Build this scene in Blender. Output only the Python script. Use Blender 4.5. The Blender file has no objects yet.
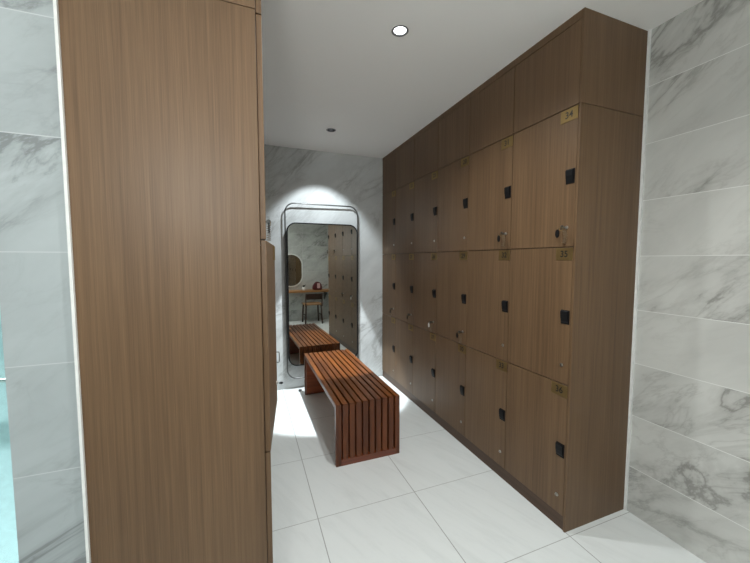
import bpy, bmesh, math, random
from mathutils import Vector, Matrix
random.seed(7)
S = bpy.context.scene
C = S.collection
PI = math.pi

# ------------------------------------------------------------------ room numbers (metres)
EYE = 1.45
LX = 1.5427            # plane of the right-hand locker doors
NEAR = 1.2103          # near end of the right-hand lockers
WR = 2.0222            # right wall
FAR = 3.7790           # far wall
H = 2.6606             # ceiling
Z1, Z2, Z3 = 2.2182, 1.5151, 0.7943   # joints between the door rows
PL = 0.078             # plinth
PITCH = 0.434
LFX = 0.060            # plane of the left-hand locker doors
LNEAR = 1.135          # near end of the left-hand lockers
LBACK = -0.4405
BACK = -0.56           # wall behind the camera
LEFT = -1.70

# ------------------------------------------------------------------ materials
def new_mat(name):
    m = bpy.data.materials.new(name); m.use_nodes = True
    nt = m.node_tree
    return m, nt, nt.nodes['Principled BSDF']

def N(nt, typ, **kw):
    n = nt.nodes.new(typ)
    for k, v in kw.items():
        if k.startswith('i_'):
            key = k[2:]
            n.inputs[int(key) if key.isdigit() else key].default_value = v
        else: setattr(n, k, v)
    return n

def L(nt, a, b): nt.links.new(a, b)

def math_(nt, op, a, b=None, clamp=False):
    n = N(nt, 'ShaderNodeMath', operation=op, use_clamp=clamp)
    for i, v in enumerate((a, b)):
        if v is None: continue
        if isinstance(v, (int, float)): n.inputs[i].default_value = v
        else: L(nt, v, n.inputs[i])
    return n.outputs[0]

def ramp(nt, fac, stops):
    r = N(nt, 'ShaderNodeValToRGB')
    e = r.color_ramp.elements
    while len(e) < len(stops): e.new(0.5)
    for i, (p, c) in enumerate(stops):
        e[i].position = p; e[i].color = tuple(c) + ((1,) if len(c) == 3 else ())
    L(nt, fac, r.inputs[0]); return r.outputs[0]

def mix(nt, fac, a, b, mode='MIX'):
    n = N(nt, 'ShaderNodeMix', data_type='RGBA', blend_type=mode)
    for idx, v in ((0, fac), (6, a), (7, b)):
        if isinstance(v, (int, float)): n.inputs[idx].default_value = v
        elif isinstance(v, tuple): n.inputs[idx].default_value = v if len(v) == 4 else v + (1,)
        else: L(nt, v, n.inputs[idx])
    return n.outputs[2]

def lin(r, g, b):
    f = lambda c: (c/255/12.92) if c/255 <= .04045 else ((c/255+.055)/1.055)**2.4
    return (f(r), f(g), f(b))

def plain(name, col, rough=.5, metal=0., spec=.5, coat=0., trans=0., var=1.):
    m, nt, b = new_mat(name)
    b.inputs['Base Color'].default_value = col + (1,)
    b.inputs['Roughness'].default_value = rough
    b.inputs['Metallic'].default_value = metal
    b.inputs['Specular IOR Level'].default_value = spec
    b.inputs['Coat Weight'].default_value = coat
    b.inputs['Transmission Weight'].default_value = trans
    # faint surface variation
    g = N(nt, 'ShaderNodeTexCoord')
    n = N(nt, 'ShaderNodeTexNoise', i_Scale=40., i_Detail=3.)
    L(nt, g.outputs['Object'], n.inputs['Vector'])
    c = mix(nt, ramp(nt, n.outputs['Fac'], [(.3, (0, 0, 0)), (.7, (1, 1, 1))]),
            tuple(x*(1-.07*var) for x in col), tuple(min(1, x*(1+.04*var)) for x in col))
    L(nt, c, b.inputs['Base Color'])
    return m

def wood(name, dark, light, axis='Z', fine=420., coarse=75., along=1.1, rough=.45, spec=.35, coat=0., use_obj=True):
    m, nt, b = new_mat(name)
    tc = N(nt, 'ShaderNodeTexCoord')
    oi = N(nt, 'ShaderNodeObjectInfo')
    off = N(nt, 'ShaderNodeVectorMath', operation='SCALE'); off.inputs[0].default_value = (13.1, 7.7, 29.3)
    L(nt, oi.outputs['Random'], off.inputs['Scale'])
    add = N(nt, 'ShaderNodeVectorMath', operation='ADD')
    L(nt, tc.outputs['Object'], add.inputs[0]); L(nt, off.outputs[0], add.inputs[1])
    def stretched(s, a, det):
        mp = N(nt, 'ShaderNodeMapping')
        sc = [s, s, s]; sc['XYZ'.index(axis)] = a
        mp.inputs['Scale'].default_value = sc
        L(nt, add.outputs[0], mp.inputs['Vector'])
        n = N(nt, 'ShaderNodeTexNoise', i_Scale=1., i_Detail=det, i_Roughness=.6, i_Distortion=.15)
        L(nt, mp.outputs[0], n.inputs['Vector']); return n.outputs['Fac']
    a = stretched(coarse, along, 4.); f = stretched(fine, along*4, 2.)
    broad = stretched(5., along*.4, 2.)
    t = math_(nt, 'ADD', math_(nt, 'MULTIPLY', a, .5), math_(nt, 'MULTIPLY', f, .35))
    t = math_(nt, 'ADD', t, math_(nt, 'MULTIPLY', broad, .25))
    col = ramp(nt, t, [(.40, dark), (.56, tuple((x+y)/2 for x, y in zip(dark, light))), (.72, light)])
    L(nt, col, b.inputs['Base Color'])
    b.inputs['Roughness'].default_value = rough
    b.inputs['Specular IOR Level'].default_value = spec
    b.inputs['Coat Weight'].default_value = coat
    b.inputs['Coat Roughness'].default_value = .18
    bp = N(nt, 'ShaderNodeBump', i_Strength=.06, i_Distance=.002)
    L(nt, f, bp.inputs['Height']); L(nt, bp.outputs[0], b.inputs['Normal'])
    return m

def marble(name, uax, uo, vo, tw=.6, th=.3, base=(.62, .64, .62), vein=(.20, .205, .20), grout=(.74, .75, .73),
           gw=.0016, gs=1., angle=-.62, seed=0., vs=1.0, rough=.28, vk=.78):
    m, nt, b = new_mat(name)
    g = N(nt, 'ShaderNodeNewGeometry'); sp = N(nt, 'ShaderNodeSeparateXYZ')
    L(nt, g.outputs['Position'], sp.inputs[0])
    u = sp.outputs[uax]; v = sp.outputs['Z']
    un = math_(nt, 'DIVIDE', math_(nt, 'SUBTRACT', u, uo), tw)
    vn = math_(nt, 'DIVIDE', math_(nt, 'SUBTRACT', v, vo), th)
    iu, iv = math_(nt, 'FLOOR', un), math_(nt, 'FLOOR', vn)
    idv = N(nt, 'ShaderNodeCombineXYZ', i_Z=seed); L(nt, iu, idv.inputs[0]); L(nt, iv, idv.inputs[1])
    wn = N(nt, 'ShaderNodeTexWhiteNoise', noise_dimensions='3D'); L(nt, idv.outputs[0], wn.inputs['Vector'])
    sc = N(nt, 'ShaderNodeVectorMath', operation='SCALE'); sc.inputs['Scale'].default_value = 17.
    L(nt, wn.outputs['Color'], sc.inputs[0])
    uv = N(nt, 'ShaderNodeCombineXYZ'); L(nt, u, uv.inputs[0]); L(nt, v, uv.inputs[1])
    rot = N(nt, 'ShaderNodeVectorRotate', rotation_type='Z_AXIS'); rot.inputs['Angle'].default_value = angle
    L(nt, uv.outputs[0], rot.inputs['Vector'])
    mp = N(nt, 'ShaderNodeVectorMath', operation='MULTIPLY'); mp.inputs[1].default_value = (1., 2.6, 1.)
    L(nt, rot.outputs[0], mp.inputs[0])
    ad = N(nt, 'ShaderNodeVectorMath', operation='ADD'); L(nt, mp.outputs[0], ad.inputs[0]); L(nt, sc.outputs[0], ad.inputs[1])
    def nz(scale, det, dist, rough_=.55):
        n = N(nt, 'ShaderNodeTexNoise', i_Scale=scale, i_Detail=det, i_Distortion=dist, i_Roughness=rough_)
        L(nt, ad.outputs[0], n.inputs['Vector']); return n.outputs['Fac']
    n1 = nz(1.15*vs, 7., .5, .62); n2 = nz(2.6*vs, 6., .7, .6); cl = nz(1.5*vs, 5., .4); msk = nz(.9*vs, 2., 0.)
    v1 = math_(nt, 'ABSOLUTE', math_(nt, 'SUBTRACT', n1, .5))
    v2 = math_(nt, 'ABSOLUTE', math_(nt, 'SUBTRACT', n2, .52))
    r1 = ramp(nt, v1, [(.0, (1, 1, 1)), (.022, (.35, .35, .35)), (.085, (0, 0, 0))])
    r2 = ramp(nt, v2, [(.0, (.5, .5, .5)), (.012, (.2, .2, .2)), (.04, (0, 0, 0))])
    mk = ramp(nt, msk, [(.42, (0, 0, 0)), (.6, (1, 1, 1))])
    veins = math_(nt, 'ADD', math_(nt, 'MULTIPLY', r1, mk), math_(nt, 'MULTIPLY', r2, math_(nt, 'ADD', math_(nt, 'MULTIPLY', mk, .6), .15)), clamp=True)
    cloud = ramp(nt, cl, [(.36, tuple(x*.84 for x in base)), (.62, base)])
    col = mix(nt, math_(nt, 'MULTIPLY', veins, vk), cloud, vein)
    def edge(x, size):
        fr = math_(nt, 'FRACT', x); d = math_(nt, 'MINIMUM', fr, math_(nt, 'SUBTRACT', 1., fr))
        return math_(nt, 'MULTIPLY', d, size)
    d = math_(nt, 'MINIMUM', edge(un, tw), edge(vn, th))
    gm = math_(nt, 'MULTIPLY', math_(nt, 'LESS_THAN', d, gw), gs)
    L(nt, mix(nt, gm, col, grout), b.inputs['Base Color'])
    b.inputs['Roughness'].default_value = rough
    b.inputs['Specular IOR Level'].default_value = .4
    return m

def floor_mat():
    m, nt, b = new_mat('floor_tile')
    g = N(nt, 'ShaderNodeNewGeometry'); sp = N(nt, 'ShaderNodeSeparateXYZ')
    L(nt, g.outputs['Position'], sp.inputs[0])
    un = math_(nt, 'DIVIDE', math_(nt, 'SUBTRACT', sp.outputs[0], .338), .606)
    vn = math_(nt, 'DIVIDE', math_(nt, 'SUBTRACT', sp.outputs[1], 1.184), .592)
    idv = N(nt, 'ShaderNodeCombineXYZ'); L(nt, math_(nt, 'FLOOR', un), idv.inputs[0]); L(nt, math_(nt, 'FLOOR', vn), idv.inputs[1])
    wn = N(nt, 'ShaderNodeTexWhiteNoise', noise_dimensions='3D'); L(nt, idv.outputs[0], wn.inputs['Vector'])
    sc = N(nt, 'ShaderNodeVectorMath', operation='SCALE'); sc.inputs['Scale'].default_value = 9.
    L(nt, wn.outputs['Color'], sc.inputs[0])
    rot = N(nt, 'ShaderNodeVectorRotate', rotation_type='Z_AXIS'); rot.inputs['Angle'].default_value = -.42
    L(nt, g.outputs['Position'], rot.inputs['Vector'])
    mp = N(nt, 'ShaderNodeVectorMath', operation='MULTIPLY'); mp.inputs[1].default_value = (16., 2.2, 1.)
    L(nt, rot.outputs[0], mp.inputs[0])
    ad = N(nt, 'ShaderNodeVectorMath', operation='ADD'); L(nt, mp.outputs[0], ad.inputs[0]); L(nt, sc.outputs[0], ad.inputs[1])
    n = N(nt, 'ShaderNodeTexNoise', i_Scale=1., i_Detail=6., i_Roughness=.65, i_Distortion=.4); L(nt, ad.outputs[0], n.inputs['Vector'])
    col = ramp(nt, n.outputs['Fac'], [(.3, (.68, .715, .715)), (.5, (.735, .77, .77)), (.7, (.75, .785, .785))])
    def edge(x):
        fr = math_(nt, 'FRACT', x); return math_(nt, 'MULTIPLY', math_(nt, 'MINIMUM', fr, math_(nt, 'SUBTRACT', 1., fr)), .6)
    gm = math_(nt, 'MAXIMUM', math_(nt, 'LESS_THAN', edge(un), .0024), math_(nt, 'LESS_THAN', edge(vn), .0017))
    L(nt, mix(nt, gm, col, (.36, .37, .365)), b.inputs['Base Color'])
    b.inputs['Roughness'].default_value = .34
    b.inputs['Specular IOR Level'].default_value = .4
    return m

WD_D, WD_L = lin(89, 68, 48), lin(117, 92, 67)
M = {}
M['locker'] = wood('locker_laminate', WD_D, WD_L)
M['plinth'] = wood('plinth_laminate_shaded', lin(66, 49, 37), lin(90, 69, 53), axis='Y', fine=300., coarse=60.)  # darker than the doors, partly shade near the floor put into the colour
M['inner'] = plain('locker_board', lin(70, 52, 36), .6)
M['bench'] = wood('bench_hardwood', lin(62, 29, 11), lin(138, 78, 28), axis='Y', fine=120., coarse=22., rough=.38, spec=.35, coat=.15)
M['bench_v'] = wood('bench_hardwood_upright', lin(54, 25, 11), lin(116, 62, 26), axis='Z', fine=120., coarse=22., rough=.38, spec=.35, coat=.15)
M['bench_x'] = wood('bench_hardwood_rail', lin(84, 36, 17), lin(138, 70, 34), axis='X', fine=120., coarse=22., rough=.34, spec=.5, coat=.3)
M['marble_x'] = marble('marble_far', 'X', -1.5, -.4, tw=4., th=4., gs=.0, seed=3.3, vs=1.0, vk=.55, base=(.68, .71, .715), angle=-.75)
M['marble_y'] = marble('marble_right', 'Y', 1.2103, .27, seed=1.7, angle=.66, vs=.85, base=(.60, .605, .58), vein=(.20, .195, .18))
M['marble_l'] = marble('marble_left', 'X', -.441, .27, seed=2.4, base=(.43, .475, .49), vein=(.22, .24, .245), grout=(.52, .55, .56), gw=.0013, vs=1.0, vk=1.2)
M['marble_b'] = marble('marble_back', 'X', .2, .27, seed=8.2, base=(.6, .62, .6))
M['floor'] = floor_mat()
M['ceiling'] = plain('ceiling_paint', (.94, .94, .925), .9, spec=.2, var=0.)
M['trim'] = plain('white_trim', (.80, .81, .80), .35)
M['black'] = plain('black_plastic', (.008, .008, .009), .5, spec=.2)
M['brass'] = plain('brushed_brass', (.30, .21, .09), .55, metal=1.)
M['ink'] = plain('black_enamel', (.012, .01, .008), .5)
M['chrome'] = plain('chrome', (.5, .48, .45), .35, metal=1.)
M['ring'] = plain('grey_ring', (.2, .2, .205), .5)
M['steel'] = plain('dark_steel', (.20, .205, .205), .38, metal=1.)
M['rim'] = plain('pale_steel', (.42, .43, .43), .25, metal=1.)
M['mirror'] = plain('mirror_silver', (.62, .64, .615), .0, metal=1.)
M['coil'] = plain('amber_coil', (.17, .12, .07), .3)
M['white'] = plain('white_plastic', (.8, .8, .78), .4)
M['paint'] = plain('wet_room_paint', (.78, .845, .84), .5)
M['counter'] = wood('counter_oak', lin(128, 88, 52), lin(178, 128, 80), axis='X', rough=.4)
M['chair'] = wood('dark_chair_wood', lin(38, 24, 18), lin(66, 42, 30), rough=.4)
M['tan'] = plain('tan_seat', lin(170, 130, 92), .6)
M['red'] = plain('dark_red_cloth', lin(92, 26, 34), .6)
M['pink'] = plain('pale_pink', lin(226, 186, 186), .5)
M['leaf'] = plain('dark_leaf', lin(34, 48, 34), .5)

def emission(name, col, strength):
    m = bpy.data.materials.new(name); m.use_nodes = True; nt = m.node_tree
    nt.nodes.remove(nt.nodes['Principled BSDF'])
    e = N(nt, 'ShaderNodeEmission'); e.inputs[0].default_value = col + (1,); e.inputs[1].default_value = strength
    L(nt, e.outputs[0], nt.nodes['Material Output'].inputs[0]); return m
M['lamp'] = emission('lamp_lens', (.93, .97, 1.), 9.)

def glass():
    m = bpy.data.materials.new('tinted_glass'); m.use_nodes = True; nt = m.node_tree
    nt.nodes.remove(nt.nodes['Principled BSDF'])
    t = N(nt, 'ShaderNodeBsdfTransparent'); t.inputs[0].default_value = (.84, .945, .95, 1)
    g = N(nt, 'ShaderNodeBsdfGlossy'); g.inputs['Roughness'].default_value = .03
    f = N(nt, 'ShaderNodeFresnel', i_IOR=1.45); mx = N(nt, 'ShaderNodeMixShader')
    L(nt, f.outputs[0], mx.inputs[0]); L(nt, t.outputs[0], mx.inputs[1]); L(nt, g.outputs[0], mx.inputs[2])
    L(nt, mx.outputs[0], nt.nodes['Material Output'].inputs[0]); return m
M['glass'] = glass()

# ------------------------------------------------------------------ mesh helpers
def BM(): return bmesh.new()

def box(bm, x0, x1, y0, y1, z0, z1, bev=0., mi=0, seg=2):
    r = bmesh.ops.create_cube(bm, size=1., matrix=Matrix.Translation(((x0+x1)/2, (y0+y1)/2, (z0+z1)/2)) @ Matrix.Diagonal((x1-x0, y1-y0, z1-z0, 1)))
    fs = {f for v in r['verts'] for f in v.link_faces}
    for f in fs: f.material_index = mi
    if bev > 0:
        es = list({e for v in r['verts'] for e in v.link_edges})
        o = bmesh.ops.bevel(bm, geom=es, offset=bev, segments=seg, profile=.5, affect='EDGES')
        for f in o['faces']: f.material_index = mi

def prism(bm, pts, axis, a0, a1, mi=0):
    """closed outline pts (2D) extruded along axis between a0 and a1"""
    def P(p, a): return {'X': (a, p[0], p[1]), 'Y': (p[0], a, p[1]), 'Z': (p[0], p[1], a)}[axis]
    A = [bm.verts.new(P(p, a0)) for p in pts]; B = [bm.verts.new(P(p, a1)) for p in pts]
    fs = [bm.faces.new(A), bm.faces.new(B[::-1])]
    n = len(pts)
    for i in range(n): fs.append(bm.faces.new((A[i], B[i], B[(i+1) % n], A[(i+1) % n])))
    for f in fs: f.material_index = mi

def cyl(bm, p, axis, r, h, seg=24, mi=0, r2=None):
    rot = {'X': Matrix.Rotation(PI/2, 4, 'Y'), 'Y': Matrix.Rotation(-PI/2, 4, 'X'), 'Z': Matrix.Identity(4)}[axis]
    o = bmesh.ops.create_cone(bm, cap_ends=True, segments=seg, radius1=r, radius2=r if r2 is None else r2, depth=h,
                              matrix=Matrix.Translation(p) @ rot)
    for f in {f for v in o['verts'] for f in v.link_faces}: f.material_index = mi

def tube(bm, pts, r, seg=8, mi=0, closed=False):
    pts = [Vector(p) for p in pts]; n = len(pts); rings = []
    up = None
    for i, p in enumerate(pts):
        d = (pts[(i+1) % n] - pts[i-1]) if closed else (pts[min(i+1, n-1)] - pts[max(i-1, 0)])
        d.normalize()
        if up is None: up = d.orthogonal().normalized()
        up = (up - d*up.dot(d)).normalized(); s = d.cross(up)
        rings.append([bm.verts.new(p + up*r*math.cos(2*PI*k/seg) + s*r*math.sin(2*PI*k/seg)) for k in range(seg)])
    fs = []
    for i in range(n if closed else n-1):
        a, b = rings[i], rings[(i+1) % n]
        for k in range(seg): fs.append(bm.faces.new((a[k], a[(k+1) % seg], b[(k+1) % seg], b[k])))
    if not closed: fs += [bm.faces.new(rings[0][::-1]), bm.faces.new(rings[-1])]
    for f in fs: f.material_index = mi; f.smooth = True

def lathe(bm, prof, seg=24, mi=0, loc=(0, 0, 0)):
    rings = [[bm.verts.new((loc[0]+r*math.cos(2*PI*k/seg), loc[1]+r*math.sin(2*PI*k/seg), loc[2]+z)) for k in range(seg)] for r, z in prof]
    for a, b in zip(rings, rings[1:]):
        for k in range(seg):
            f = bm.faces.new((a[k], a[(k+1) % seg], b[(k+1) % seg], b[k])); f.material_index = mi; f.smooth = True
    for ring, rev in ((rings[0], True), (rings[-1], False)):
        f = bm.faces.new(ring[::-1] if rev else ring); f.material_index = mi

def rrect(w, h, r, n=10, cx=0., cz=0.):
    out = []
    for qx, qz, a0 in ((1, 1, 0), (-1, 1, PI/2), (-1, -1, PI), (1, -1, 3*PI/2)):
        for i in range(n+1):
            a = a0 + PI/2*i/n
            out.append((cx+qx*(w/2-r)+r*math.cos(a), cz+qz*(h/2-r)+r*math.sin(a)))
    return out

def ring_band(bm, outer, inner, y0, y1, mi=0):
    n = len(outer)
    V = [[bm.verts.new((p[0], y, p[1])) for p in pts] for pts, y in ((outer, y0), (outer, y1), (inner, y1), (inner, y0))]
    for j in range(4):
        a, b = V[j], V[(j+1) % 4]
        for i in range(n):
            f = bm.faces.new((a[i], a[(i+1) % n], b[(i+1) % n], b[i])); f.material_index = mi

def obj(name, bm, mats, parent=None, loc=(0, 0, 0), rotz=0., smooth=None, **props):
    bmesh.ops.recalc_face_normals(bm, faces=bm.faces[:])
    me = bpy.data.meshes.new(name); bm.to_mesh(me); bm.free()
    for k in (mats if isinstance(mats, (list, tuple)) else [mats]): me.materials.append(M[k] if isinstance(k, str) else k)
    if smooth: me.shade_smooth()
    o = bpy.data.objects.new(name, me); C.objects.link(o)
    if parent: o.parent = parent
    o.location = loc; o.rotation_euler = (0, 0, rotz)
    for k, v in props.items(): o[k] = v
    return o

def tag(o, label, cat, group=None):
    o['label'] = label; o['category'] = cat
    if group: o['group'] = group
    return o

def thing(name, label, cat, loc=(0, 0, 0), rotz=0., group=None):
    o = bpy.data.objects.new(name, None); C.objects.link(o)
    o.empty_display_size = .1
    o.location = loc; o.rotation_euler = (0, 0, rotz)
    return tag(o, label, cat, group)

def struct(name, bm, mats, **kw):
    o = obj(name, bm, mats, **kw); o['kind'] = 'structure'; return o

def dup(root, loc, rotz=None, label=None, group=None):
    r = root.copy(); C.objects.link(r); r.location = loc
    if rotz is not None: r.rotation_euler = (0, 0, rotz)
    if label: r['label'] = label
    if group: r['group'] = group
    elif 'group' in r and group is False: del r['group']
    for ch in list(root.children):
        c = ch.copy(); C.objects.link(c); c.parent = r
        for g in list(ch.children):
            d = g.copy(); C.objects.link(d); d.parent = c
    return r

def text_geo(bm, s, size, mi, place):
    """adds flat lettering; place maps (x, y) of the text to a 3D point"""
    cu = bpy.data.curves.new('lettering', 'FONT'); cu.body = s; cu.size = size
    cu.align_x = 'CENTER'; cu.align_y = 'CENTER'; cu.offset = size*.018
    o = bpy.data.objects.new('lettering', cu); C.objects.link(o)
    dg = bpy.context.evaluated_depsgraph_get(); me = o.evaluated_get(dg).to_mesh()
    vs = [bm.verts.new(place(v.co.x, v.co.y)) for v in me.vertices]
    for p in me.polygons:
        try: f = bm.faces.new([vs[i] for i in p.vertices]); f.material_index = mi
        except ValueError: pass
    o.evaluated_get(dg).to_mesh_clear()
    bpy.data.objects.remove(o); bpy.data.curves.remove(cu)

# ------------------------------------------------------------------ the setting
bm = BM(); box(bm, LEFT-.1, WR+.1, BACK-.1, FAR+.1, -.1, 0.); struct('floor', bm, 'floor')

DL1, DL2 = (.786, 1.681), (.763, 3.139)
DOWN = [DL1, DL2, (1.35, .10), (.60, .62)]
RH = .037
bm = BM()
x0, x1, y0, y1 = LEFT-.1, WR+.1, BACK-.1, FAR+.1
corn = [bm.verts.new((x, y, H)) for x, y in ((x0, y0), (x1, y0), (x1, y1), (x0, y1))]
edges = [bm.edges.new((corn[i], corn[(i+1) % 4])) for i in range(4)]
for cx, cy in DOWN:
    c = [bm.verts.new((cx+RH*math.cos(2*PI*k/32), cy+RH*math.sin(2*PI*k/32), H)) for k in range(32)]
    edges += [bm.edges.new((c[k], c[(k+1) % 32])) for k in range(32)]
bmesh.ops.triangle_fill(bm, edges=edges, use_beauty=True)
# upper skin, so that the ceiling is a slab
box(bm, x0, x1, y0, y1, H+.14, H+.2)
struct('ceiling', bm, 'ceiling')

bm = BM(); box(bm, WR, WR+.1, BACK-.1, FAR+.1, 0, H+.14); struct('wall_right', bm, 'marble_y')
bm = BM(); box(bm, LBACK-.153, WR, FAR, FAR+.1, 0, H+.14); struct('wall_far', bm, 'marble_x')
bm = BM(); box(bm, LEFT-.1, WR, BACK-.1, BACK, 0, H+.14); struct('wall_back', bm, 'marble_b')
bm = BM(); box(bm, LEFT-.1, LEFT, BACK, 2.1, 0, H+.14); struct('wall_left', bm, 'paint')
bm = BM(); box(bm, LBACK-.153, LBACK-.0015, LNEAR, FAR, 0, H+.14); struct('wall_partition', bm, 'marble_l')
bm = BM(); box(bm, LEFT, LBACK-.153, 2.0, 2.1, 0, H+.14); struct('wall_wet_room', bm, 'paint')
bm = BM(); box(bm, WR-.011, WR-.0002, NEAR-.013, NEAR-.0005, 0, H); struct('trim_1', bm, 'trim')
bm = BM(); box(bm, LBACK-.0050, LBACK+.0020, LNEAR-.010, LNEAR-.0005, 0, H); struct('trim_2', bm, 'trim')

# ------------------------------------------------------------------ lockers
# local frame of a column: door fronts on x = 0 facing -x, depth to +x, y = 0 is the lock edge
DT = .018; GAP = .0022
ROWS = [(Z2, Z1), (Z3, Z2), (PL, Z3)]

def carcass(w, depth):
    bm = BM(); t = .016; x0 = DT+.002
    box(bm, x0, depth, .0005, t, PL, 2.6185); box(bm, x0, depth, w-t, w-.0005, PL, 2.6185)
    box(bm, depth-.008, depth, t, w-t, PL, 2.6185)
    for z in (PL, Z3-t/2, Z2-t/2, Z1-t/2, 2.6185-t): box(bm, x0, depth-.008, t, w-t, z, z+t)
    return bm

def door_bm(w, z0, z1, hinge_at_origin=False):
    bm = BM()
    if hinge_at_origin: box(bm, 0, DT, -(w-GAP), 0-GAP, z0+GAP, z1-GAP, .0012)
    else: box(bm, 0, DT, GAP, w-GAP, z0+GAP, z1-GAP, .0012)
    return bm

PLW, PLH = .098, .062
def plate_bm(num, yoff, ztop):
    bm = BM()
    y0 = .002+yoff; y1 = y0+PLW; z1 = ztop-.0035; z0 = z1-PLH
    box(bm, -.0022, .0003, y0, y1, z0, z1, .001)
    if num:
        text_geo(bm, num, .046, 1, lambda x, y: (-.00235, (y0+y1)/2 - x, (z0+z1)/2 + y))
    return bm

def lock_bm(yoff, z):
    bm = BM(); y = .031+yoff
    # black pull: flat plate with a raised housing, scooped at the foot
    box(bm, -.004, .0003, y-.0245, y+.0245, z-.037, z+.037, .002)
    pts = [(-.003, z-.030), (-.008, z-.022), (-.013, z+.002), (-.014, z+.028), (-.011, z+.033), (-.003, z+.033)]
    A = [bm.verts.new((p[0], y-.020, p[1])) for p in pts]; B = [bm.verts.new((p[0], y+.020, p[1])) for p in pts]
    bm.faces.new(A); bm.faces.new(B[::-1])
    for i in range(len(pts)): bm.faces.new((A[i], B[i], B[(i+1) % len(pts)], A[(i+1) % len(pts)]))
    return bm

def cam_bm(yoff, z):
    bm = BM(); y = .043+yoff
    cyl(bm, (-.0015, y, z), 'X', .0095, .003, 24, 0)
    cyl(bm, (-.0045, y, z), 'X', .0068, .005, 24, 0)
    box(bm, -.0074, -.0066, y-.0011, y+.0011, z-.005, z+.005, 0, 1)
    return bm

def key_z(r): return ROWS[r][0] + .100
def lock_z(r): return ROWS[r][0] + .357

def make_column(name, label, group, loc, rotz, w, depth, nums, ajar=None, near_end=False, end_at_far=False):
    t = thing(name, label, 'locker', loc, rotz, group)
    obj('carcass', carcass(w, depth), 'inner', t)
    for r, (z0, z1) in enumerate(ROWS):
        if ajar and ajar[0] == r:   # hinged on the edge away from the lock
            d = obj('door', door_bm(w, z0, z1, True), 'locker', t, (0, w, 0), ajar[1]); yo = -w
            d['label'] = 'middle door standing slightly open'
        else:
            d = obj('door', door_bm(w, z0, z1), 'locker', t); yo = 0.
        obj('number_plate', plate_bm(nums[r], yo, z1-GAP), ['brass', 'ink'], d)
        if ajar and ajar[0] == r:
            bm = BM(); y = yo+.022; z = 1.005
            tube(bm, [(.0, y, z+.024), (-.010, y, z+.024), (-.013, y, z+.020), (-.013, y, z-.020), (-.010, y, z-.024), (.0, y, z-.024)], .0022, 8)
            obj('pull', bm, 'steel', d)
        else: obj('pull', lock_bm(yo, lock_z(r)), 'black', d)
        obj('cam_lock', cam_bm(yo, key_z(r)), ['chrome', 'ink'], d)
    bm = BM(); box(bm, 0, DT, GAP, w-GAP, Z1+GAP, 2.6185-GAP/2, .0012)
    obj('top_panel', bm, 'locker', t)
    if near_end or end_at_far:
        ya, yb = (-.0117, -.0004) if near_end else (w+.0004, w+.0165)
        for nm, za, zb in (('end_panel', 0, Z1-.0012), ('end_panel', Z1+.0012, H-.0005)):
            bm = BM(); box(bm, 0 if near_end else DT+.0015, depth, ya, yb, za, zb, .0008); obj(nm, bm, 'locker', t)
    return t

depR = WR-.0006-LX
yk = [NEAR+.012 + PITCH*k for k in range(6)] + [FAR-.0015]
place_words = ['nearest the camera, bare wooden side facing us', 'second from the camera', 'third from the camera',
               'fourth from the camera', 'fifth from the camera', 'farthest, against the far marble wall']
cols = []
for k in range(6):
    n = 34-3*k
    cols.append(make_column('locker_column', 'brown wood locker column with doors %d, %d and %d, %s' % (n, n+1, n+2, place_words[k]),
                'right-hand locker bank', (LX, yk[k], 0), 0, yk[k+1]-yk[k], depR, [str(n), str(n+1), str(n+2)], near_end=(k == 0)))
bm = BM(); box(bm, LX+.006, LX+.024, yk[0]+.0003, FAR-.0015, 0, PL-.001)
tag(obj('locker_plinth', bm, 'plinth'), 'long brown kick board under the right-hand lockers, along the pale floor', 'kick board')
bm = BM(); box(bm, LX, LX+.018, yk[0]+.0003, FAR-.0015, 2.6205, H-.0005, .0008)
tag(obj('locker_fascia', bm, 'locker'), 'thin brown filler strip between the right-hand lockers and the ceiling', 'filler strip')

# left-hand bank: its doors face the bench; only its near end and a half-open door show
depL = LFX-LBACK
w0 = PITCH
ly = [LNEAR+.017 + PITCH*(k+1) for k in range(5)] + [FAR-.0015]
make_column('locker_column', 'left locker column with broad bare wood end panel and one door ajar', None, (LFX, ly[0], 0), PI, w0, depL,
            ['', '', ''], ajar=(1, -math.radians(7.6)), end_at_far=True)
for k in range(1, 6):
    w = ly[k]-ly[k-1]
    make_column('locker_column', 'left-bank locker column hidden behind the broad wood end panel', 'left-hand lockers behind the end panel',
                (LFX, ly[k], 0), PI, w, depL, ['', '', ''])
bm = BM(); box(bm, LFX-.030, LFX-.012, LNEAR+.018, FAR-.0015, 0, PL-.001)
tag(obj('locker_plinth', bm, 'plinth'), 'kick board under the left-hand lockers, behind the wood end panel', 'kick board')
bm = BM(); box(bm, LFX-.018, LFX, LNEAR+.0003, FAR-.0015, 2.6205, H-.0005)
tag(obj('locker_fascia', bm, 'locker'), 'filler strip above the left-hand lockers at the ceiling', 'filler strip')

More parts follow.
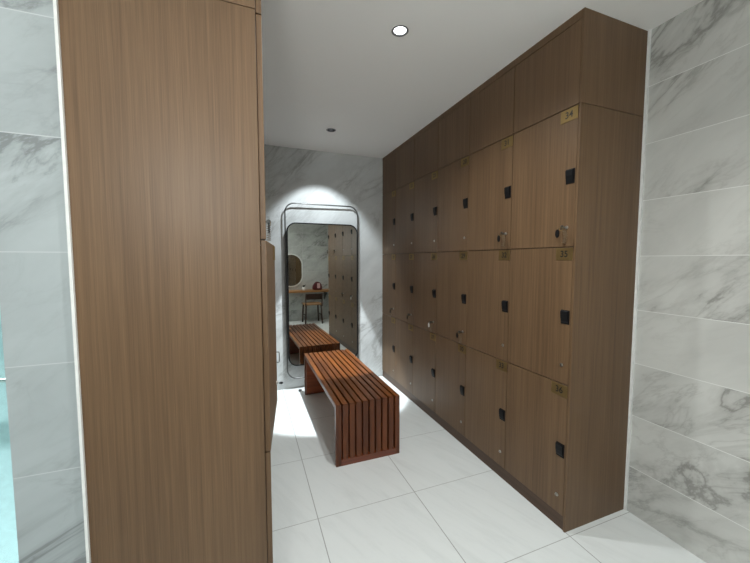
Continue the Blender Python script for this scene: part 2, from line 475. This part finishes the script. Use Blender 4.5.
# ------------------------------------------------------------------ keys on coil bracelets, hanging in the locks
def make_key(name, label, loc, rotz, tagmat, group):
    t = thing(name, label, 'key', loc, rotz, group)
    bm = BM()
    box(bm, -.018, -.0003, -.001, .001, -.004, .004)
    pts = [(-.024+.011*math.cos(2*PI*i/16), .011*math.sin(2*PI*i/16)) for i in range(16)]
    prism(bm, pts, 'Y', -.0013, .0013)
    obj('key_blade', bm, 'steel', t)
    bm = BM(); tube(bm, [(-.031, .009*math.cos(2*PI*i/18), -.008+.009*math.sin(2*PI*i/18)) for i in range(18)], .0011, 6, closed=True)
    obj('split_ring', bm, 'brass', t)
    bm = BM(); pts = []
    for i in range(12*9+1):
        a = 2*PI*i/12; s = i/(12*9)
        pts.append((-.024+.009*math.cos(a), -.012+.0085*math.sin(a)-.008*math.sin(s*PI), -.012-.070*s))
    tube(bm, pts, .0011, 6)
    obj('coil', bm, 'coil', t)
    bm = BM()
    o = [(.028+.011*math.cos(2*PI*i/20), -.030+.021*math.sin(2*PI*i/20)) for i in range(20)]
    prism(bm, o, 'X', -.026, -.021)
    tube(bm, [(-.0235, .008, -.010), (-.0235, .018, -.004), (-.0235, .027, -.010)], .0012, 6)
    obj('tag', bm, tagmat, t)
    return t
for k, r, num, col, lab in ((0, 0, 34, 'black', 'black tag, hanging from the lock of locker'), (1, 0, 31, 'black', 'black tag, hanging from the lock of locker'),
                            (2, 1, 29, 'black', 'black tag, hanging from the lock of locker'), (3, 1, 26, 'white', 'white tag, hanging from the lock of locker'),
                            (4, 1, 23, 'black', 'black tag, hanging from the lock of locker'), (5, 1, 20, 'black', 'black tag, hanging from the lock of locker')):
    make_key('locker_key', 'small coil key with %s %d' % (lab, num), (LX-.0076, yk[k]+.043, key_z(r)), 0, col, 'locker keys')
make_key('locker_key', 'small key on dark coil poking out past the left wood end panel', (LFX+.0076, ly[0]-.043, key_z(0)), PI, 'black', 'locker keys')

# ------------------------------------------------------------------ bench
BX0, BX1, BY0, BY1, BZ = .5485, 1.0351, 2.189, 3.565, .4449
bench = thing('slatted_bench', 'reddish-brown slatted wooden bench standing on the pale tiles before the mirror', 'bench', ((BX0+BX1)/2, (BY0+BY1)/2, 0))
hw, hl, BT = (BX1-BX0)/2, (BY1-BY0)/2, .036
NB = 10; gp = .0132; bw = (2*hw-gp*(NB-1))/NB
bm = BM()
for i in range(NB):
    x = -hw + i*(bw+gp)
    pr = [(-hl, BZ), (hl, BZ), (hl-BT, BZ-BT), (-hl+BT, BZ-BT)]      # mitred ends
    prism(bm, pr, 'X', x, x+bw)
bmesh.ops.bevel(bm, geom=bm.edges[:], offset=.0016, segments=2, affect='EDGES')
obj('seat', bm, 'bench', bench)
for s in (-1, 1):
    bm = BM()
    for i in range(NB):
        x = -hw + i*(bw+gp); z0 = .0 if i in (0, NB-1) else .047
        pr = [(s*hl, z0), (s*hl, BZ-.0004), (s*(hl-BT), BZ-BT-.0004), (s*(hl-BT), z0)]
        prism(bm, pr, 'X', x, x+bw)
    bmesh.ops.bevel(bm, geom=bm.edges[:], offset=.0016, segments=2, affect='EDGES')
    e = obj('leg', bm, 'bench_v', bench)
    bm = BM(); ya, yb = sorted((s*hl, s*(hl-BT))); box(bm, -hw+bw+.0003, hw-bw-.0003, ya+.0005, yb, .0, .046, .0016)
    obj('bottom_rail', bm, 'bench_x', e)
    bm = BM(); ya, yb = sorted((s*(hl-BT-.0005), s*(hl-BT-.024))); box(bm, -hw+.012, hw-.012, ya, yb, .012, BZ-BT-.002, .002)
    obj('backing_board', bm, 'bench_x', e)
bm = BM(); box(bm, -hw+.03, hw-.012, -hl+BT+.026, hl-BT-.026, BZ-BT-.012, BZ-BT-.0005, .002); obj('under_board', bm, 'bench', bench)
for y in (-.40, 0., .40):
    bm = BM(); box(bm, -hw+.06, hw-.06, y-.03, y+.03, BZ-BT-.040, BZ-BT-.0125, .002); obj('cross_bar', bm, 'bench_x', bench)

# ------------------------------------------------------------------ wall mirror in a deep steel hoop
mir = thing('wall_mirror', 'tall dark-framed mirror with rounded corners on the far marble wall', 'mirror', (.803, FAR-.0105, 0), .0202)
D0 = -.062
oc = (2.062+.125)/2; oh = 2.062-.125
bm = BM(); o = rrect(.826, oh, .105, 12, 0, oc)
tube(bm, [(p[0], -.032, p[1]) for p in o], .0075, 10, closed=True); obj('hoop', bm, 'steel', mir)
gc = (1.852+.272)/2; gh = 1.852-.272
bm = BM(); ring_band(bm, rrect(.806, gh, .10, 12, 0, gc), rrect(.782, gh-.024, .088, 12, 0, gc), D0+.000, D0+.034)
obj('inner_frame', bm, 'black', mir)
bm = BM(); prism(bm, rrect(.792, gh-.014, .093, 12, 0, gc), 'Y', D0+.004, D0+.010); obj('glass', bm, 'mirror', mir)
bm = BM(); prism(bm, rrect(.74, gh-.06, .08, 12, 0, gc), 'Y', D0+.0105, D0+.028); obj('backing', bm, 'black', mir)
for z in (gc-.55, gc+.55):
    for sx in (-1, 1):
        bm = BM(); cyl(bm, (sx*.3, (D0+.028)/2, z), 'Y', .015, -(D0+.028)-.001, 16); obj('wall_bracket', bm, 'steel', mir)

bm = BM(); cyl(bm, (0, -.012, 0), 'Y', .011, .024, 20); box(bm, -.022, .022, -.020, -.006, -.009, .009, .004)
tag(obj('door_stop', bm, 'black', None, (.323, FAR-.0004, .080)), 'small black stop low on the far wall, left of the mirror', 'door stop')
bm = BM(); lathe(bm, [(.018, 0), (.018, .010), (.013, .018), (.006, .020)], 20)
tag(obj('floor_stop', bm, 'steel', None, (.515, 3.66, .0002)), 'little dark knob on the floor by the far left foot of the bench', 'floor stop')

# ------------------------------------------------------------------ downlights
def downlight(name, label, group, x, y, bright, tilt):
    t = thing(name, label, 'ceiling light', (x, y, H), 0, group)
    bm = BM()
    prof = [(RH-.001, -.0005), (RH+.007, -.0005), (RH+.0085, -.0012), (RH+.006, -.0025), (RH+.001, -.0025), (RH-.002, -.001)]
    n = 40; R = [[bm.verts.new((r*math.cos(2*PI*k/n), r*math.sin(2*PI*k/n), z)) for k in range(n)] for r, z in prof]
    for a, b in zip(R, R[1:]+R[:1]):
        for k in range(n): f = bm.faces.new((a[k], a[(k+1) % n], b[(k+1) % n], b[k])); f.smooth = True
    obj('trim_ring', bm, 'ring', t)
    bm = BM()
    R = [[bm.verts.new((r*math.cos(2*PI*k/n), r*math.sin(2*PI*k/n), z)) for k in range(n)] for r, z in ((RH-.002, -.002), (RH-.004, .06), (.002, .0605))]
    for a, b in zip(R, R[1:]):
        for k in range(n): bm.faces.new((a[k], a[(k+1) % n], b[(k+1) % n], b[k]))
    obj('baffle', bm, 'black', t)
    bm = BM(); cyl(bm, (0, 0, .0), 'Z', .032 if bright else .018, .008, 32)
    l = obj('lamp', bm, 'lamp', t, (0, 0, .006 if bright else .030)); l.rotation_euler = (tilt, 0, 0)
    return t
downlight('downlight', 'bright round ceiling downlight above the lockers and bench, nearer of two', 'ceiling downlights', *DL1, True, 0)
downlight('downlight', 'small dark-ringed ceiling downlight close to the far wall, above the mirror', 'ceiling downlights', *DL2, False, .43)
for x, y in DOWN[2:]:
    downlight('downlight', 'ceiling downlight out of view over the passage in front of the lockers', 'downlights over the passage', x, y, True, 0)

def spot(name, x, y, watts, size, blend, tilt=0., col=(1, .985, .95), z=H-.012, r=.03):
    ld = bpy.data.lights.new(name, 'SPOT'); ld.energy = watts; ld.color = col
    ld.spot_size = math.radians(size); ld.spot_blend = blend; ld.shadow_soft_size = r
    o = bpy.data.objects.new(name, ld); C.objects.link(o); o.location = (x, y, z); o.rotation_euler = (tilt, 0, 0)
    return o
COOL = (.90, .97, 1.)
spot('spot_near', *DL1, 58, 140, 1., 0, (.98, 1., .985))
spot('spot_mirror', *DL2, 55, 75, .4, math.radians(24), COOL, r=.02)
spot('spot_bounce_fill', *DL2, 340, 40, .15, math.radians(8), COOL, r=.015)  # added inner beam, stands in for light bounced off the mirror
spot('spot_passage', 1.35, .10, 12, 112, 1., 0, (.98, 1., .985))
spot('spot_passage', .60, .62, 72, 150, 1., 0, (.98, 1., .985))
pl = bpy.data.lights.new('fill_light', 'POINT'); pl.energy = 37; pl.color = (1., .995, .97); pl.shadow_soft_size = .12  # added fill without a fixture, lifts the ceiling and near panels
po = bpy.data.objects.new('fill_light', pl); C.objects.link(po); po.location = (-.3, -.42, 1.9)

# ------------------------------------------------------------------ wet room past the left partition
g = thing('glass_screen', 'pale teal glass screen at the far left edge beside the marble wall end', 'glass screen', ((LEFT+LBACK-.153)/2, 1.30, 0))
gx = (LBACK-.153-LEFT)/2
bm = BM(); box(bm, -gx+.001, gx-.001, -.004, .004, .012, 2.2); obj('pane', bm, 'glass', g)
bm = BM(); box(bm, -gx+.001, gx-.001, -.010, .010, 0, .012); obj('floor_channel', bm, 'chrome', g)
r_ = thing('towel_rail', 'thin metal rail seen through the teal glass at the left edge', 'towel rail', (-1.15, 2.0, .915))
bm = BM(); tube(bm, [(-.5, -.05, 0), (.5, -.05, 0)], .010, 12); obj('bar', bm, 'chrome', r_)
for sx in (-1, 1):
    bm = BM(); cyl(bm, (sx*.45, -.0255, 0), 'Y', .008, .050, 12); obj('bracket', bm, 'chrome', r_)
spot('spot_wet_room', -1.15, 1.62, 650, 29, 1., math.radians(1), (.85, .97, 1.))

# ------------------------------------------------------------------ vanity behind the camera, seen in the mirror
v = thing('vanity_counter', 'wooden vanity counter fixed to the back wall, seen in the tall mirror', 'counter', (1.36, BACK, .70))
bm = BM(); box(bm, -.66, .66, .0005, .36, 0, .04, .003); obj('worktop', bm, 'counter', v)
for sx in (-.55, .55):
    bm = BM(); prism(bm, [(.0006, -.0005), (.30, -.0005), (.0006, -.22)], 'X', sx-.012, sx+.012); obj('bracket', bm, 'steel', v)
t = thing('vanity_mirror', 'pill-shaped mirror over the counter, reflected in the tall mirror', 'mirror', (1.13, BACK, 1.2))
bm = BM(); ring_band(bm, rrect(.54, .78, .265, 16), rrect(.49, .73, .24, 16), .0005, .025); obj('frame', bm, 'white', t)
bm = BM(); prism(bm, rrect(.492, .732, .241, 16), 'Y', .004, .012); obj('glass', bm, 'mirror', t)
t = thing('plant_pot', 'small white pot with dark leaves on the counter, seen in the tall mirror', 'plant', (1.38, BACK+.2, .7403))
bm = BM(); lathe(bm, [(.026, 0), (.030, .01), (.036, .075), (.032, .075), (.030, .066)], 24); obj('pot', bm, 'white', t)
bm = BM()
for i in range(16):
    a = 2.4*i; s = .03+.03*random.random(); h = .09+.05*random.random()
    p0 = Vector((0, 0, .06)); p2 = Vector((s*math.cos(a), s*math.sin(a), h)); sd = Vector((-math.sin(a), math.cos(a), 0))*.013
    mid = (p0+p2)/2 + Vector((0, 0, .02))
    vs = [bm.verts.new(q) for q in (p0, mid+sd, p2, mid-sd)]; bm.faces.new(vs)
o = obj('leaves', bm, 'leaf', t); md = o.modifiers.new('thick', 'SOLIDIFY'); md.thickness = .002
t = thing('wash_bag', 'dark red bag with a pale pink panel on the counter, in the mirror', 'bag', (1.70, BACK+.19, .7403))
bm = BM(); prism(bm, [(-.10, 0), (.10, 0), (.11, .06), (.085, .15), (.03, .19), (-.03, .19), (-.085, .13), (-.115, .05)], 'Y', -.05, .05)
bmesh.ops.bevel(bm, geom=bm.edges[:], offset=.012, segments=2, affect='EDGES'); obj('bag_body', bm, 'red', t)
bm = BM(); prism(bm, rrect(.07, .12, .02, 5, .02, .10), 'Y', .0495, .054); obj('front_panel', bm, 'pink', t)
ch = thing('wooden_chair', 'dark wooden chair pushed up to the counter, seen in the tall mirror', 'chair', (1.53, -.17, 0))
bm = BM(); box(bm, -.20, .20, -.20, .16, .425, .455, .008); obj('seat', bm, 'tan', ch)
for sx in (-1, 1):
    bm = BM(); tube(bm, [(sx*.17, .15, .424), (sx*.19, .17, .0)], .017, 10); obj('leg', bm, 'chair', ch)
    bm = BM(); tube(bm, [(sx*.17, -.17, .424), (sx*.19, -.19, .0)], .017, 10); obj('leg', bm, 'chair', ch)
    bm = BM(); tube(bm, [(sx*.185, .172, .40), (sx*.185, .19, .55), (sx*.18, .215, .695)], .014, 10); obj('back_post', bm, 'chair', ch)
    bm = BM(); tube(bm, [(sx*.18, .155, .20), (sx*.18, -.175, .20)], .010, 8); obj('stretcher', bm, 'chair', ch)
bm = BM(); box(bm, -.17, .17, .192, .212, .56, .69, .006); obj('backrest', bm, 'chair', ch)

# ------------------------------------------------------------------ world, camera, view
w = bpy.data.worlds.new('world'); S.world = w; w.use_nodes = True
w.node_tree.nodes['Background'].inputs[0].default_value = (.5, .55, .6, 1)
w.node_tree.nodes['Background'].inputs[1].default_value = .02
cd = bpy.data.cameras.new('camera'); cam = bpy.data.objects.new('camera', cd); C.objects.link(cam)
cd.sensor_fit = 'HORIZONTAL'; cd.sensor_width = 36.; cd.lens = 333.34/750*36; cd.clip_start = .02
cam.location = (0, 0, EYE); cam.rotation_euler = (PI/2-.0653, 0, -.3657)
S.camera = cam
S.view_settings.view_transform = 'Standard'; S.view_settings.look = 'None'
S.view_settings.gamma = 1.; S.view_settings.exposure = .12; S.view_settings.use_curve_mapping = False
S.cycles.max_bounces = 10; S.cycles.diffuse_bounces = 6; S.cycles.glossy_bounces = 6
S.cycles.use_denoising = True
S.cycles.sample_clamp_indirect = 4.
S.cycles.blur_glossy = .5
